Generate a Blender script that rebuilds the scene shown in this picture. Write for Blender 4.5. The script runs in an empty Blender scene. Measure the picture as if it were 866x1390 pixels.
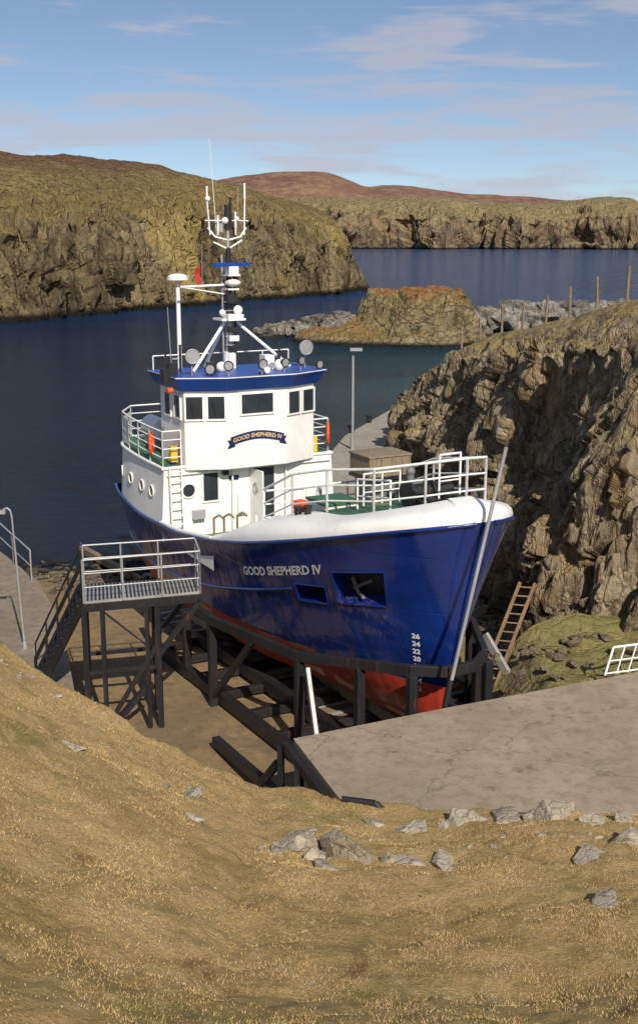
import bpy, bmesh, math, random
import numpy as np
from mathutils import Vector, noise, Matrix
from mathutils.bvhtree import BVHTree
random.seed(7); np.random.seed(7)
S=bpy.context.scene
COL=S.collection
R=math.radians

# ------------------------------------------------------------------ nodes
class N:
    def __init__(s,tree): s.t=tree; s.n=tree.nodes; s.l=tree.links
    def new(s,ty,**kw):
        nd=s.n.new(ty)
        for k,v in kw.items(): setattr(nd,k,v)
        return nd
    def put(s,sock,v):
        if v is None: return
        if isinstance(v,bpy.types.NodeSocket): s.l.new(v,sock)
        else:
            try: sock.default_value=v
            except Exception: sock.default_value=(v[0],v[1],v[2],1) if len(v)==3 else v
    def coord(s): return s.new('ShaderNodeTexCoord').outputs['Object']
    def mapping(s,vec,scale=(1,1,1),rot=(0,0,0)):
        m=s.new('ShaderNodeMapping'); s.put(m.inputs[0],vec); m.inputs['Scale'].default_value=scale; m.inputs['Rotation'].default_value=rot
        return m.outputs[0]
    def noise(s,vec,scale,detail=4,rough=.55,dist=0,out=0):
        m=s.new('ShaderNodeTexNoise'); s.put(m.inputs['Vector'],vec); m.inputs['Scale'].default_value=scale
        m.inputs['Detail'].default_value=detail; m.inputs['Roughness'].default_value=rough; m.inputs['Distortion'].default_value=dist
        return m.outputs[out]
    def warp(s,vec,scale,amt):
        nz=s.noise(vec,scale,3,.6,0,1)
        a=s.new('ShaderNodeVectorMath'); a.operation='SUBTRACT'; s.put(a.inputs[0],nz); a.inputs[1].default_value=(.5,.5,.5)
        b=s.new('ShaderNodeVectorMath'); b.operation='SCALE'; s.put(b.inputs[0],a.outputs[0]); b.inputs['Scale'].default_value=amt
        c=s.new('ShaderNodeVectorMath'); c.operation='ADD'; s.put(c.inputs[0],vec); s.put(c.inputs[1],b.outputs[0]); return c.outputs[0]
    def voro(s,vec,scale,feature='F1',out=0,rnd=1):
        m=s.new('ShaderNodeTexVoronoi'); m.feature=feature; s.put(m.inputs['Vector'],vec); m.inputs['Scale'].default_value=scale
        m.inputs['Randomness'].default_value=rnd
        return m.outputs[out]
    def ramp(s,fac,a,b,ca=(0,0,0),cb=(1,1,1)):
        m=s.new('ShaderNodeMapRange'); s.put(m.inputs[0],fac); m.inputs[1].default_value=a; m.inputs[2].default_value=b
        m.clamp=True
        m.interpolation_type='SMOOTHSTEP'
        return m.outputs[0]
    def cramp(s,fac,stops):
        m=s.new('ShaderNodeValToRGB'); s.put(m.inputs[0],fac); e=m.color_ramp.elements
        while len(e)<len(stops): e.new(.5)
        for i,(p,c) in enumerate(stops):
            e[i].position=p; e[i].color=(c[0],c[1],c[2],1)
        return m.outputs[0]
    def mix(s,f,a,b,mode='MIX'):
        m=s.new('ShaderNodeMix'); m.data_type='RGBA'; m.blend_type=mode
        s.put(m.inputs[0],f); s.put(m.inputs[6],a); s.put(m.inputs[7],b); return m.outputs[2]
    def math(s,op,a,b=None,clamp=False):
        m=s.new('ShaderNodeMath'); m.operation=op; m.use_clamp=clamp; s.put(m.inputs[0],a)
        if b is not None: s.put(m.inputs[1],b)
        return m.outputs[0]
    def bump(s,h,strength,dist,nrm=None):
        m=s.new('ShaderNodeBump'); m.inputs['Strength'].default_value=strength; m.inputs['Distance'].default_value=dist
        s.put(m.inputs['Height'],h)
        if nrm is not None: s.put(m.inputs['Normal'],nrm)
        return m.outputs[0]
    def sep(s,v):
        m=s.new('ShaderNodeSeparateXYZ'); s.put(m.inputs[0],v); return m.outputs
def c4(c): return (c[0],c[1],c[2],1)
def newmat(name):
    m=bpy.data.materials.new(name); m.use_nodes=True
    n=N(m.node_tree); b=m.node_tree.nodes['Principled BSDF']
    return m,n,b
def paint(name,col,rough=.35,dirt=(.25,.12,.05),amt=.35,metal=0,thr=.62,scale=2.5,bump=.02,var=.12):
    m,n,b=newmat(name); co=n.coord()
    st=n.noise(n.mapping(co,(3,3,.35)),scale,6,.65)
    big=n.noise(co,.9,4,.6)
    f=n.math('MULTIPLY',n.ramp(st,thr,thr+.18),amt)
    base=n.mix(n.ramp(big,.3,.7),c4([x*(1-var) for x in col]),c4([min(1,x*(1+var)) for x in col]))
    n.put(b.inputs['Base Color'],n.mix(f,base,c4(dirt)))
    n.put(b.inputs['Roughness'],n.math('ADD',n.math('MULTIPLY',big,.25),rough-.12))
    b.inputs['Metallic'].default_value=metal
    n.put(b.inputs['Normal'],n.bump(n.noise(co,6,3),.25,bump))
    return m
WHITE=paint('white_paint',(.80,.79,.75),.38,(.42,.25,.12),.45,thr=.585,var=.06)
RAILW=paint('rail_white_paint',(.78,.78,.75),.45,(.3,.14,.06),.7,thr=.56,scale=6)
BLACK=paint('black_steel',(.014,.014,.016),.5,(.10,.04,.02),.6,thr=.54,scale=4)
STEEL=paint('galvanised_steel',(.40,.40,.39),.45,(.2,.12,.07),.5,.4,.58,4)
DKBLUE=paint('banner_blue',(.01,.02,.09),.4,amt=0)
ROOFB=paint('roof_blue_paint',(.012,.06,.30),.4,(.1,.1,.12),.3)
GREEN=paint('green_deck_paint',(.03,.13,.07),.6,(.18,.12,.07),.6,thr=.5)
ORANGE=paint('orange_plastic',(.75,.10,.02),.5,amt=.1)
YELLOW=paint('yellow_plastic',(.75,.45,.03),.5,amt=.1)
RED=paint('red_cloth',(.4,.02,.02),.8,amt=.0)
TAN=paint('tan_canvas',(.22,.175,.11),.85,(.1,.07,.04),.6,thr=.5)
GREYP=paint('grey_machinery_paint',(.16,.17,.17),.5,(.15,.08,.04),.6,thr=.52)
GOLD=paint('gold_lettering',(.7,.5,.2),.5,amt=0)
LETTER=paint('white_lettering',(.75,.75,.72),.5,(.2,.2,.3),.3)
WOOD=paint('weathered_wood',(.24,.17,.10),.85,(.08,.06,.04),.6,thr=.45,scale=5)
RUSTWOOD=paint('brown_ladder',(.25,.15,.08),.85,(.10,.06,.03),.6,thr=.5)
m,n,b=newmat('dark_glass_and_doorway_shade'); GLASS_DOORSHADE=m
n.put(b.inputs['Base Color'],n.mix(n.noise(n.coord(),1.3),c4((.006,.009,.012)),c4((.05,.06,.07)))); b.inputs['Roughness'].default_value=.06
m,n,b=newmat('hull_paint'); HULL=m
co=n.coord(); z=n.sep(co)[2]; sx=n.sep(co)[0]
wob=n.math('ADD',z,n.math('MULTIPLY',n.noise(co,.8),.05))
isred=n.math('LESS_THAN',wob,2.83)
big=n.noise(co,.7,5,.6)
blue=n.mix(n.ramp(big,.3,.75),c4((.0035,.016,.12)),c4((.007,.032,.19)))
streak=n.noise(n.mapping(co,(4,4,.25)),2.2,6,.7)
blue=n.mix(n.math('MULTIPLY',n.ramp(streak,.60,.8),.4),blue,c4((.17,.11,.10)))
rz_=n.math('MULTIPLY',n.math('MULTIPLY',n.ramp(sx,-3.9,-3.3),n.ramp(sx,-1.6,-2.1)),n.math('MULTIPLY',n.ramp(z,4.9,4.6),n.ramp(z,3.2,4.5)))
rs=n.noise(n.mapping(co,(7,7,.3)),1.7,4,.6)
blue=n.mix(n.math('MULTIPLY',n.math('MULTIPLY',rz_,n.ramp(rs,.5,.7)),.65),blue,c4((.22,.10,.045)))
scuff=n.math('MULTIPLY',n.ramp(n.noise(n.mapping(co,(1,1,.6)),3.5,7,.75),.56,.72),n.ramp(z,4.4,2.8))
blue=n.mix(n.math('MULTIPLY',scuff,.6),blue,c4((.09,.11,.16)))
red=n.mix(n.ramp(n.noise(co,2,6,.7),.35,.7),c4((.52,.045,.02)),c4((.28,.04,.02)))
n.put(b.inputs['Base Color'],n.mix(isred,blue,red))
n.put(b.inputs['Roughness'],n.math('ADD',n.math('MULTIPLY',isred,.4),n.math('ADD',.08,n.math('MULTIPLY',streak,.18))))
b.inputs['Coat Weight'].default_value=.4; b.inputs['Coat Roughness'].default_value=.08
fr=n.math('ABSOLUTE',n.math('SUBTRACT',n.math('FRACT',n.math('MULTIPLY',sx,1.6)),.5))
pl=n.math('ABSOLUTE',n.math('SUBTRACT',n.math('FRACT',n.math('MULTIPLY',z,.75)),.5))
seam=n.math('ADD',n.math('MULTIPLY',n.ramp(fr,.0,.3),.25),n.math('MULTIPLY',n.noise(n.mapping(co,(1.1,1.1,.9)),1.6,2),1.0))
seam=n.math('ADD',seam,n.math('MULTIPLY',n.ramp(pl,0,.02),.12))
n.put(b.inputs['Normal'],n.bump(seam,.5,.05,n.bump(n.noise(co,14,3),.15,.01)))
def concrete(name,c1,c2,c3,sc=1.0,crack=True):
    m,n,b=newmat(name); co=n.coord()
    a=n.noise(co,.5*sc,6,.65); d=n.noise(co,3*sc,8,.75); e=n.noise(co,40,3,.6)
    col=n.mix(n.ramp(a,.35,.65),c4(c1),c4(c2))
    col=n.mix(n.math('MULTIPLY',n.ramp(d,.45,.65),.7),col,c4(c3))
    col=n.mix(n.math('MULTIPLY',n.ramp(e,.45,.7),.45),col,c4([x*.5 for x in c1]))
    h=n.math('ADD',n.math('MULTIPLY',d,.6),n.math('MULTIPLY',e,.4))
    if crack:
        v=n.voro(n.warp(co,1.5,.9),.28,'DISTANCE_TO_EDGE')
        cr=n.ramp(v,.0,.006)
        col=n.mix(cr,n.mix(.55,col,c4((.05,.045,.035))),col)
        sp=n.ramp(n.noise(co,1.7,7,.8),.56,.66)
        col=n.mix(n.math('MULTIPLY',sp,.6),col,c4((.12,.095,.062)))
        sp=n.ramp(n.noise(co,5,5,.8),.60,.7)
        col=n.mix(n.math('MULTIPLY',sp,.6),col,c4((.44,.40,.32)))
    n.put(b.inputs['Base Color'],col); b.inputs['Roughness'].default_value=.9
    n.put(b.inputs['Normal'],n.bump(h,.7,.05))
    return m
APRON=concrete('apron_concrete',(.37,.30,.21),(.28,.225,.155),(.20,.16,.11))
SLIPM=concrete('slip_concrete',(.30,.20,.09),(.20,.135,.07),(.12,.09,.05))
QUAYM=concrete('quay_concrete',(.27,.22,.15),(.21,.17,.12),(.13,.11,.08))
PIERM=concrete('pier_concrete',(.36,.32,.25),(.30,.26,.2),(.2,.18,.14),crack=False)
def terrain(name,rock,grass,scale,nz0,nz1,bump=1.0,aniso=(1,1,1),rot=(0,0,0),veg=.3,wetz=None,patch=None,zgrass=None,green=None,topc=None,rust=None,dk=.45):
    m,n,b=newmat(name); co=n.coord()
    st=n.mapping(co,aniso,rot)
    a=n.noise(st,.35/scale,8,.65); d=n.noise(st,1.6/scale,8,.72,.6); f=n.noise(co,9/scale,5,.75)
    rk=n.cramp(n.math('ADD',n.math('MULTIPLY',a,.45),n.math('MULTIPLY',d,.55)),[(.36,[x*dk*.5 for x in rock[0]]),(.455,rock[0]),(.53,rock[1]),(.64,rock[2])])
    wv=n.warp(st,1.5/scale,.9*scale)
    cr=n.voro(wv,1.1/scale,'DISTANCE_TO_EDGE')
    rk=n.mix(n.ramp(cr,0,.05),n.mix(.55,rk,c4((.02,.018,.014))),rk)
    rk=n.mix(n.math('MULTIPLY',n.ramp(f,.52,.72),dk),rk,c4([x*.35 for x in rock[0]]))
    z=n.sep(co)[2]
    if green is not None:
        rk=n.mix(n.math('MULTIPLY',n.ramp(n.noise(co,.5/scale,6,.7),.53,.64),.7),rk,c4(green))
    if rust is not None:
        rk=n.mix(n.math('MULTIPLY',n.ramp(n.noise(n.mapping(co,(1.3,1.3,.5)),.42/scale,5,.7),.54,.62),.7),rk,c4(rust))
    g1=n.noise(co,.22/scale,7,.65); g2=n.noise(co,2.6/scale,7,.78)
    gr=n.mix(n.ramp(g1,.35,.65),c4(grass[0]),c4(grass[1]))
    gr=n.mix(n.math('MULTIPLY',n.ramp(g2,.42,.62),.8),gr,c4(grass[2]))
    nz=n.sep(n.new('ShaderNodeNewGeometry').outputs['Normal'])[2]
    nzz=n.math('ADD',nz,n.math('MULTIPLY',n.math('SUBTRACT',d,.5),veg*2))
    if zgrass:
        nzz=n.math('ADD',nzz,n.math('MULTIPLY',n.math('SUBTRACT',n.ramp(z,zgrass[0],zgrass[1]),.6),.5))
    gf=n.ramp(nzz,nz0,nz1)
    if topc:
        gr=n.mix(n.math('MULTIPLY',n.ramp(n.math('ADD',z,n.math('MULTIPLY',g1,8)),topc[0],topc[1]),.85),gr,c4(topc[2]))
    if wetz: gf=n.math('MULTIPLY',gf,n.ramp(z,wetz*.8,wetz*1.8))
    if patch is not None:
        px=n.ramp(n.noise(n.mapping(co,(1,1,.5)),.045,4,.5),.53,.61)
        rk=n.mix(n.math('MULTIPLY',px,.65),rk,c4(patch))
    col=n.mix(gf,rk,gr)
    if wetz: col=n.mix(n.ramp(z,wetz*1.2,wetz*.4),col,c4((.022,.02,.015)))
    n.put(b.inputs['Base Color'],col); b.inputs['Roughness'].default_value=.92; b.inputs['Specular IOR Level'].default_value=.2
    h=n.math('ADD',n.math('MULTIPLY',d,1.0),n.math('MULTIPLY',f,.35))
    h=n.math('ADD',h,n.math('MULTIPLY',n.ramp(cr,0,.12),.35))
    n.put(b.inputs['Normal'],n.bump(h,bump,.5*scale))
    return m
CLIFFM=terrain('cliff_rock',[(.25,.195,.12),(.43,.34,.215),(.60,.49,.33)],[(.44,.32,.13),(.50,.37,.16),(.29,.22,.09)],.8,.72,.9,.9,(1.8,1.8,.6),(0,-.5,0),.08,green=(.17,.16,.085),rust=(.36,.23,.11))
HEADM=terrain('headland_rock',[(.20,.155,.085),(.34,.265,.14),(.50,.40,.22)],[(.42,.30,.12),(.31,.235,.095),(.21,.145,.065)],6,.45,.75,1.0,(1.5,1.5,.5),(0,.3,0),.35,wetz=1.3,patch=(.58,.43,.14),zgrass=(9,19),topc=(27.5,32,(.20,.105,.06)))
FARM=terrain('far_cliff_rock',[(.18,.13,.085),(.29,.22,.135),(.42,.33,.21)],[(.38,.30,.14),(.40,.31,.15),(.26,.19,.10)],22,.42,.68,.9,(1.5,1.5,.4),(0,0,0),.2,wetz=2,patch=(.38,.26,.14))
MOORM=terrain('moor_heather',[(.12,.065,.05),(.10,.06,.05),(.14,.09,.06)],[(.14,.066,.056),(.175,.09,.066),(.23,.165,.085)],40,.3,.6,.3)
ISLEM=terrain('islet_rock',[(.23,.185,.095),(.37,.30,.16),(.50,.42,.25)],[(.33,.27,.10),(.42,.20,.07),(.23,.21,.08)],2.0,.45,.8,1,(1,1,1.4),(0,.2,0),.3,wetz=.6,topc=(8.5,10.5,(.42,.18,.065)))
BOULDM=terrain('boulder_rock',[(.15,.135,.11),(.25,.225,.185),(.38,.345,.29)],[(.28,.26,.22),(.33,.30,.25),(.18,.17,.14)],1.5,.95,1.4,.5,wetz=.4)
STONEM=terrain('stone_rock',[(.33,.28,.205),(.42,.36,.27),(.52,.455,.35)],[(.38,.33,.25),(.44,.39,.30),(.32,.27,.2)],.25,.9,1.4,.5,dk=.8)
SHOREM=terrain('shore_stone_rock',[(.13,.105,.07),(.20,.165,.105),(.29,.24,.165)],[(.18,.15,.1),(.22,.18,.12),(.14,.12,.08)],.5,.9,1.4,.6,wetz=.15)
BANKM=terrain('bank_rubble',[(.17,.135,.08),(.27,.215,.125),(.38,.31,.2)],[(.30,.24,.095),(.2,.185,.07),(.16,.15,.055)],.5,.5,.9,.7,veg=.5)
m,n,b=newmat('dry_turf'); TURFM=m; co=n.coord()
def turfcol(n,co,k=1.0):
    a=n.noise(co,.35,6,.6); d=n.noise(co,2.2,8,.78); f=n.noise(co,26,5,.75)
    col=n.mix(n.ramp(a,.40,.60),c4((.50*k,.345*k,.15*k)),c4((.38*k,.26*k,.105*k)))
    col=n.mix(n.math('MULTIPLY',n.ramp(d,.46,.62),.75),col,c4((.54*k,.395*k,.19*k)))
    col=n.mix(n.math('MULTIPLY',n.ramp(n.noise(co,1.3,8,.75,.6),.52,.64),.6),col,c4((.27*k,.20*k,.075*k)))
    col=n.mix(n.math('MULTIPLY',n.ramp(n.noise(n.mapping(co,(1,1,1),(0,0,1)),.7,7,.7),.57,.67),.65),col,c4((.22*k,.20*k,.06*k)))
    col=n.mix(n.math('MULTIPLY',n.ramp(n.noise(co,.6,7,.75,1),.6,.69),.7),col,c4((.20*k,.105*k,.05*k)))
    col=n.mix(n.math('MULTIPLY',n.ramp(n.noise(co,7,6,.8),.56,.66),.5),col,c4((.20*k,.14*k,.065*k)))
    return col,d,f
col,d,f=turfcol(n,co,1.18); g=n.noise(co,8,6,.8)
col=n.mix(n.math('MULTIPLY',n.ramp(f,.44,.70),.5),col,c4((.22,.155,.065)))
nz=n.sep(n.new('ShaderNodeNewGeometry').outputs['Normal'])[2]
col=n.mix(n.ramp(nz,.35,.6),c4((.19,.135,.08)),col)
n.put(b.inputs['Base Color'],col); b.inputs['Roughness'].default_value=.95; b.inputs['Specular IOR Level'].default_value=.15
n.put(b.inputs['Normal'],n.bump(n.math('ADD',n.math('ADD',f,n.math('MULTIPLY',g,1.3)),n.math('MULTIPLY',d,1.5)),.9,.075))
m,n,b=newmat('grass_blades'); BLADEM=m; co=n.coord()
col,d,f=turfcol(n,co,1.18)
col=n.mix(n.math('MULTIPLY',n.ramp(n.noise(co,60,2),.45,.65),.35),col,c4((.62,.48,.25)))
n.put(b.inputs['Base Color'],col); b.inputs['Roughness'].default_value=.9; b.inputs['Specular IOR Level'].default_value=.1
m,n,b=newmat('sea_water'); SEAM=m; co=n.coord(); s3=n.sep(co)
near=n.math('MULTIPLY',n.ramp(n.math('ADD',s3[0],n.math('MULTIPLY',n.noise(co,.05,4),24)),2,26),n.ramp(s3[1],175,120))
col=n.mix(near,c4((.004,.021,.052)),c4((.013,.075,.095)))
far=n.ramp(n.math('ADD',s3[1],n.math('MULTIPLY',n.noise(co,.02,3),60)),150,280)
col=n.mix(far,col,c4((.009,.040,.125)))
col=n.mix(n.math('MULTIPLY',n.ramp(n.noise(n.mapping(co,(.5,1,1)),.06,5,.6),.42,.62),.5),col,c4((.003,.013,.034)))
n.put(b.inputs['Base Color'],col); b.inputs['IOR'].default_value=1.33
b.inputs['Roughness'].default_value=.1; b.inputs['Specular IOR Level'].default_value=.35
w1=n.noise(n.mapping(co,(.7,1.3,1)),1.1,7,.7,.5); w2=n.noise(n.mapping(co,(.5,1,1)),.14,4,.6)
n.put(b.inputs['Normal'],n.bump(n.math('ADD',n.math('MULTIPLY',w1,1.3),n.math('MULTIPLY',w2,1.8)),1.0,.6))

# ------------------------------------------------------------------ mesh builder
class MB:
    def __init__(s): s.v=[]; s.f=[]; s.m=[]; s.s=[]; s.mats=[]
    def mi(s,mat):
        if mat not in s.mats: s.mats.append(mat)
        return s.mats.index(mat)
    def add(s,vs,fs,mat,smooth=False):
        o=len(s.v); s.v+= [tuple(v) for v in vs]; k=s.mi(mat)
        for f in fs: s.f.append([i+o for i in f]); s.m.append(k); s.s.append(smooth)
    def box(s,c,size,mat,rz=0,M=None):
        hx,hy,hz=[q/2 for q in size]; vs=[]
        for x in(-hx,hx):
            for y in(-hy,hy):
                for z in(-hz,hz):
                    v=Vector((x,y,z)); v=(Matrix.Rotation(rz,3,'Z')@v) if M is None else M@v
                    vs.append(v+Vector(c))
        s.add(vs,[(0,1,3,2),(4,6,7,5),(0,4,5,1),(2,3,7,6),(0,2,6,4),(1,5,7,3)],mat)
    def beam(s,p1,p2,w,h,mat):
        p1=Vector(p1);p2=Vector(p2);d=(p2-p1);L=d.length;x=d.normalized()
        up=Vector((0,0,1)) if abs(x.z)<.95 else Vector((0,1,0))
        y=up.cross(x).normalized(); z=x.cross(y); M=Matrix((x,y,z)).transposed()
        s.box((p1+p2)/2,(L,w,h),mat,M=M)
    def tube(s,p1,p2,r,mat,n=8,r2=None):
        p1=Vector(p1);p2=Vector(p2);d=p2-p1
        if d.length<1e-5:return
        x=d.normalized(); a=Vector((0,0,1)) if abs(x.z)<.9 else Vector((1,0,0))
        y=x.cross(a).normalized(); z=x.cross(y); r2=r if r2 is None else r2
        vs=[];
        for i in range(n):
            t=2*math.pi*i/n; e=y*math.cos(t)+z*math.sin(t); vs+= [p1+e*r,p2+e*r2]
        s.add(vs,[(2*i,2*i+1,(2*i+3)%(2*n),(2*i+2)%(2*n)) for i in range(n)],mat,True)
        s.add(vs[0::2],[tuple(range(n))],mat); s.add(vs[1::2],[tuple(reversed(range(n)))],mat)
    def path(s,pts,r,mat,n=6,close=False):
        q=list(pts)+([pts[0]] if close else [])
        for a,b in zip(q[:-1],q[1:]): s.tube(a,b,r,mat,n)
    def sphere(s,c,r,mat,n=14,sc=(1,1,1),half=False):
        vs=[];fs=[];m_=n//2
        for j in range(m_+1):
            ph=math.pi*j/m_*(.5 if half else 1)
            for i in range(n):
                t=2*math.pi*i/n
                vs.append((c[0]+r*sc[0]*math.sin(ph)*math.cos(t),c[1]+r*sc[1]*math.sin(ph)*math.sin(t),c[2]+r*sc[2]*math.cos(ph)))
        for j in range(m_):
            for i in range(n): fs.append((j*n+i,j*n+(i+1)%n,(j+1)*n+(i+1)%n,(j+1)*n+i))
        s.add(vs,fs,mat,True)
    def ring(s,c,R_,r,mat,ax,n=18):
        ax=Vector(ax).normalized(); a=ax.orthogonal().normalized(); b_=ax.cross(a)
        s.path([Vector(c)+a*R_*math.cos(2*math.pi*i/n)+b_*R_*math.sin(2*math.pi*i/n) for i in range(n)],r,mat,6,True)
    def disc(s,c,R_,mat,ax,n=20):
        ax=Vector(ax).normalized(); a=ax.orthogonal().normalized(); b_=ax.cross(a)
        s.add([Vector(c)+a*R_*math.cos(2*math.pi*i/n)+b_*R_*math.sin(2*math.pi*i/n) for i in range(n)],[tuple(range(n))],mat)
    def prism(s,poly,z0,z1,mat,top=None,poly1=None):
        n=len(poly); poly1=poly1 or poly
        g=lambda z,p:z(p) if callable(z) else z
        lo=[(p[0],p[1],g(z0,p)) for p in poly]; hi=[(p[0],p[1],g(z1,p)) for p in poly1]
        s.add(lo+hi,[(i,(i+1)%n,n+(i+1)%n,n+i) for i in range(n)]+[tuple(reversed(range(n)))],mat)
        s.add(hi,[tuple(range(n))],top or mat)
    def rail(s,pts,h,nr,sp,r,mat,lean=None):
        pts=[Vector(p) for p in pts]
        for k in range(nr):
            off=Vector((0,0,h*(k+1)/nr)); s.path([p+off for p in pts],r if k==nr-1 else r*.7,mat)
        for a,b_ in zip(pts[:-1],pts[1:]):
            L=(b_-a).length; c=max(1,round(L/sp))
            for i in range(c+1):
                p=a.lerp(b_,i/c); s.tube(p-Vector((0,0,.05)),p+Vector((0,0,h)),r,mat,6)
    def build(s,name,parent=None,bevel=0):
        me=bpy.data.meshes.new(name); me.from_pydata([tuple(v) for v in s.v],[],s.f)
        for mt in s.mats: me.materials.append(mt)
        me.polygons.foreach_set('material_index',s.m); me.polygons.foreach_set('use_smooth',s.s); me.update()
        bm=bmesh.new(); bm.from_mesh(me); bmesh.ops.recalc_face_normals(bm,faces=bm.faces); bm.to_mesh(me); bm.free()
        ob=bpy.data.objects.new(name,me); COL.objects.link(ob)
        if parent: ob.parent=parent
        if bevel:
            md=ob.modifiers.new('b','BEVEL'); md.width=bevel; md.segments=2; md.limit_method='ANGLE'
        return ob
def empty(name,loc=(0,0,0),rz=0):
    e=bpy.data.objects.new(name,None); COL.objects.link(e); e.location=loc; e.rotation_euler=(0,0,rz); e.empty_display_size=.2; return e
def gridmesh(name,P,mat,parent=None,smooth=True):
    nu,nv=P.shape[:2]; idx=np.arange(nu*nv).reshape(nu,nv)
    F=np.stack([idx[:-1,:-1],idx[1:,:-1],idx[1:,1:],idx[:-1,1:]],-1).reshape(-1,4)
    me=bpy.data.meshes.new(name); me.from_pydata(P.reshape(-1,3).tolist(),[],F.tolist())
    me.materials.append(mat); me.polygons.foreach_set('use_smooth',[smooth]*len(F)); me.update()
    ob=bpy.data.objects.new(name,me); COL.objects.link(ob)
    if parent: ob.parent=parent
    return ob

# ------------------------------------------------------------------ terrain lofts
def catmull(C,nu):
    n=len(C); out=[]
    for t in np.linspace(0,n-1-1e-6,nu):
        i=int(t); f=t-i; p1=C[i];p2=C[i+1]; p0=C[i-1] if i>0 else 2*p1-p2; p3=C[i+2] if i+2<n else 2*p2-p1
        out.append(.5*((2*p1)+(-p0+p2)*f+(2*p0-5*p1+4*p2-p3)*f*f+(-p0+3*p1-3*p2+p3)*f**3))
    return np.array(out)
HALF=Vector((.5,.5,.5))
def facet(q,fr,sl):
    qq=q*fr; d,pt=noise.voronoi(qq); c=pt[0]
    rv=noise.cell_vector(c*5.31)-HALF
    return (noise.cell(c*7.3)-.5)+rv.dot(qq-c)*sl-max(0,.08-(d[1]-d[0]))*2.0
def rock(p,sz,ani,shear,gul=0.0):
    q=Vector(((p[0]+shear*p[2])*ani[0],p[1]*ani[1],p[2]*ani[2]))/sz
    a=noise.fractal(q*.45,.9,2.1,4)
    w=noise.noise_vector(q*1.1)*.3
    qw=q+w
    v=a*.6+facet(qw,.8,1.5)*.85+facet(qw,2.1,1.5)*.42+facet(qw,5.5,1.4)*.17
    v+=noise.fractal(q*9,.8,2,2)*.05
    if gul:
        g=noise.noise(Vector((q.x*.55+3,q.y*.55,q.z*.12))); v-=max(0,.45-abs(g)*3.2)*gul
    return v
def loft(name,cols,nu,segs,amps,sz,amp,mat,ani=(1,1,.5),shear=.0,grassn=.05,gul=0.0):
    C=np.array(cols,float); C=catmull(C,nu)
    rows=[];am=[]
    K=C.shape[1]
    for k in range(K-1):
        m_=segs[k]
        for j in range(m_+(1 if k==K-2 else 0)):
            f=j/m_; rows.append(C[:,k]*(1-f)+C[:,k+1]*f); am.append(amps[k]*(1-f)+amps[k+1]*f)
    P=np.stack(rows,1); am=np.array(am)
    for _ in range(2):
        Q=P.copy(); Q[:,1:-1]=(P[:,:-2]+2*P[:,1:-1]+P[:,2:])/4; P=Q
    du=np.gradient(P,axis=0); dv=np.gradient(P,axis=1); Nn=np.cross(du,dv); Nn/= np.linalg.norm(Nn,axis=-1,keepdims=True)+1e-9
    sgn=-1 if Nn[...,2].mean()<0 else 1; Nn*=sgn
    D=np.zeros(P.shape[:2])
    for i in range(P.shape[0]):
        for j in range(P.shape[1]):
            p=P[i,j]; a=am[j]; v=0
            if a>.01: v+=rock(p,sz,ani,shear,gul)*a*amp
            v+=noise.fractal(Vector(p)/sz*.9,.9,2,5)*grassn*sz
            D[i,j]=v
    P=P+Nn*D[...,None]
    return gridmesh(name,P,mat),P

cliff_cols=[
 [(3.8,66,-1),(4.0,66,1.2),(4.3,66,2.2),(6,68,2.4),(13,80,1.0)],
 [(3.7,59,-.5),(3.9,59,2.8),(4.6,59.5,5.0),(6.8,62,5.6),(14,76,3)],
 [(3.8,51,.0),(4.4,51,4.5),(5.5,51.5,7.1),(7.8,54,7.9),(15,68,6)],
 [(4.7,40,.2),(5.5,40.2,5.0),(6.6,41,8.5),(8.6,44.5,9.2),(16,60,7.5)],
 [(5.6,32,.6),(6.7,32.6,5.6),(8.0,33.6,9.6),(10.2,38,10.5),(18,54,9)],
 [(6.2,28,1.4),(7.5,28.8,6.0),(8.9,30.5,10.0),(11.5,36,11.0),(20,50,10)],
 [(7.4,26.0,2.2),(8.7,27,6.5),(10.6,29.2,10.6),(14,34.5,11.6),(24,46,11)],
 [(11,24.6,2.6),(12.2,25.2,7),(14,27,11.2),(18,32,12.2),(30,42,12)],
 [(17,23,2.8),(18,24,7),(20,26,11.6),(24,31,12.6),(36,40,12.5)]]
cliff,CP=loft('rock_cliff',cliff_cols,860,[90,80,60,14],[1,1,.4,.0,0],2.3,1.0,CLIFFM,(1.3,1.3,.6),-.5,.03,gul=2.6)
nu,nv=CP.shape[:2]
idx=np.arange(nu*nv).reshape(nu,nv); FF=np.stack([idx[:-1,:-1],idx[1:,:-1],idx[1:,1:],idx[:-1,1:]],-1).reshape(-1,4)
bv=BVHTree.FromPolygons(CP.reshape(-1,3).tolist(),FF.tolist())
def gz(x,y):
    h=bv.ray_cast(Vector((x,y,40)),Vector((0,0,-1)))
    return h[0].z if h[0] else 5
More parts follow.
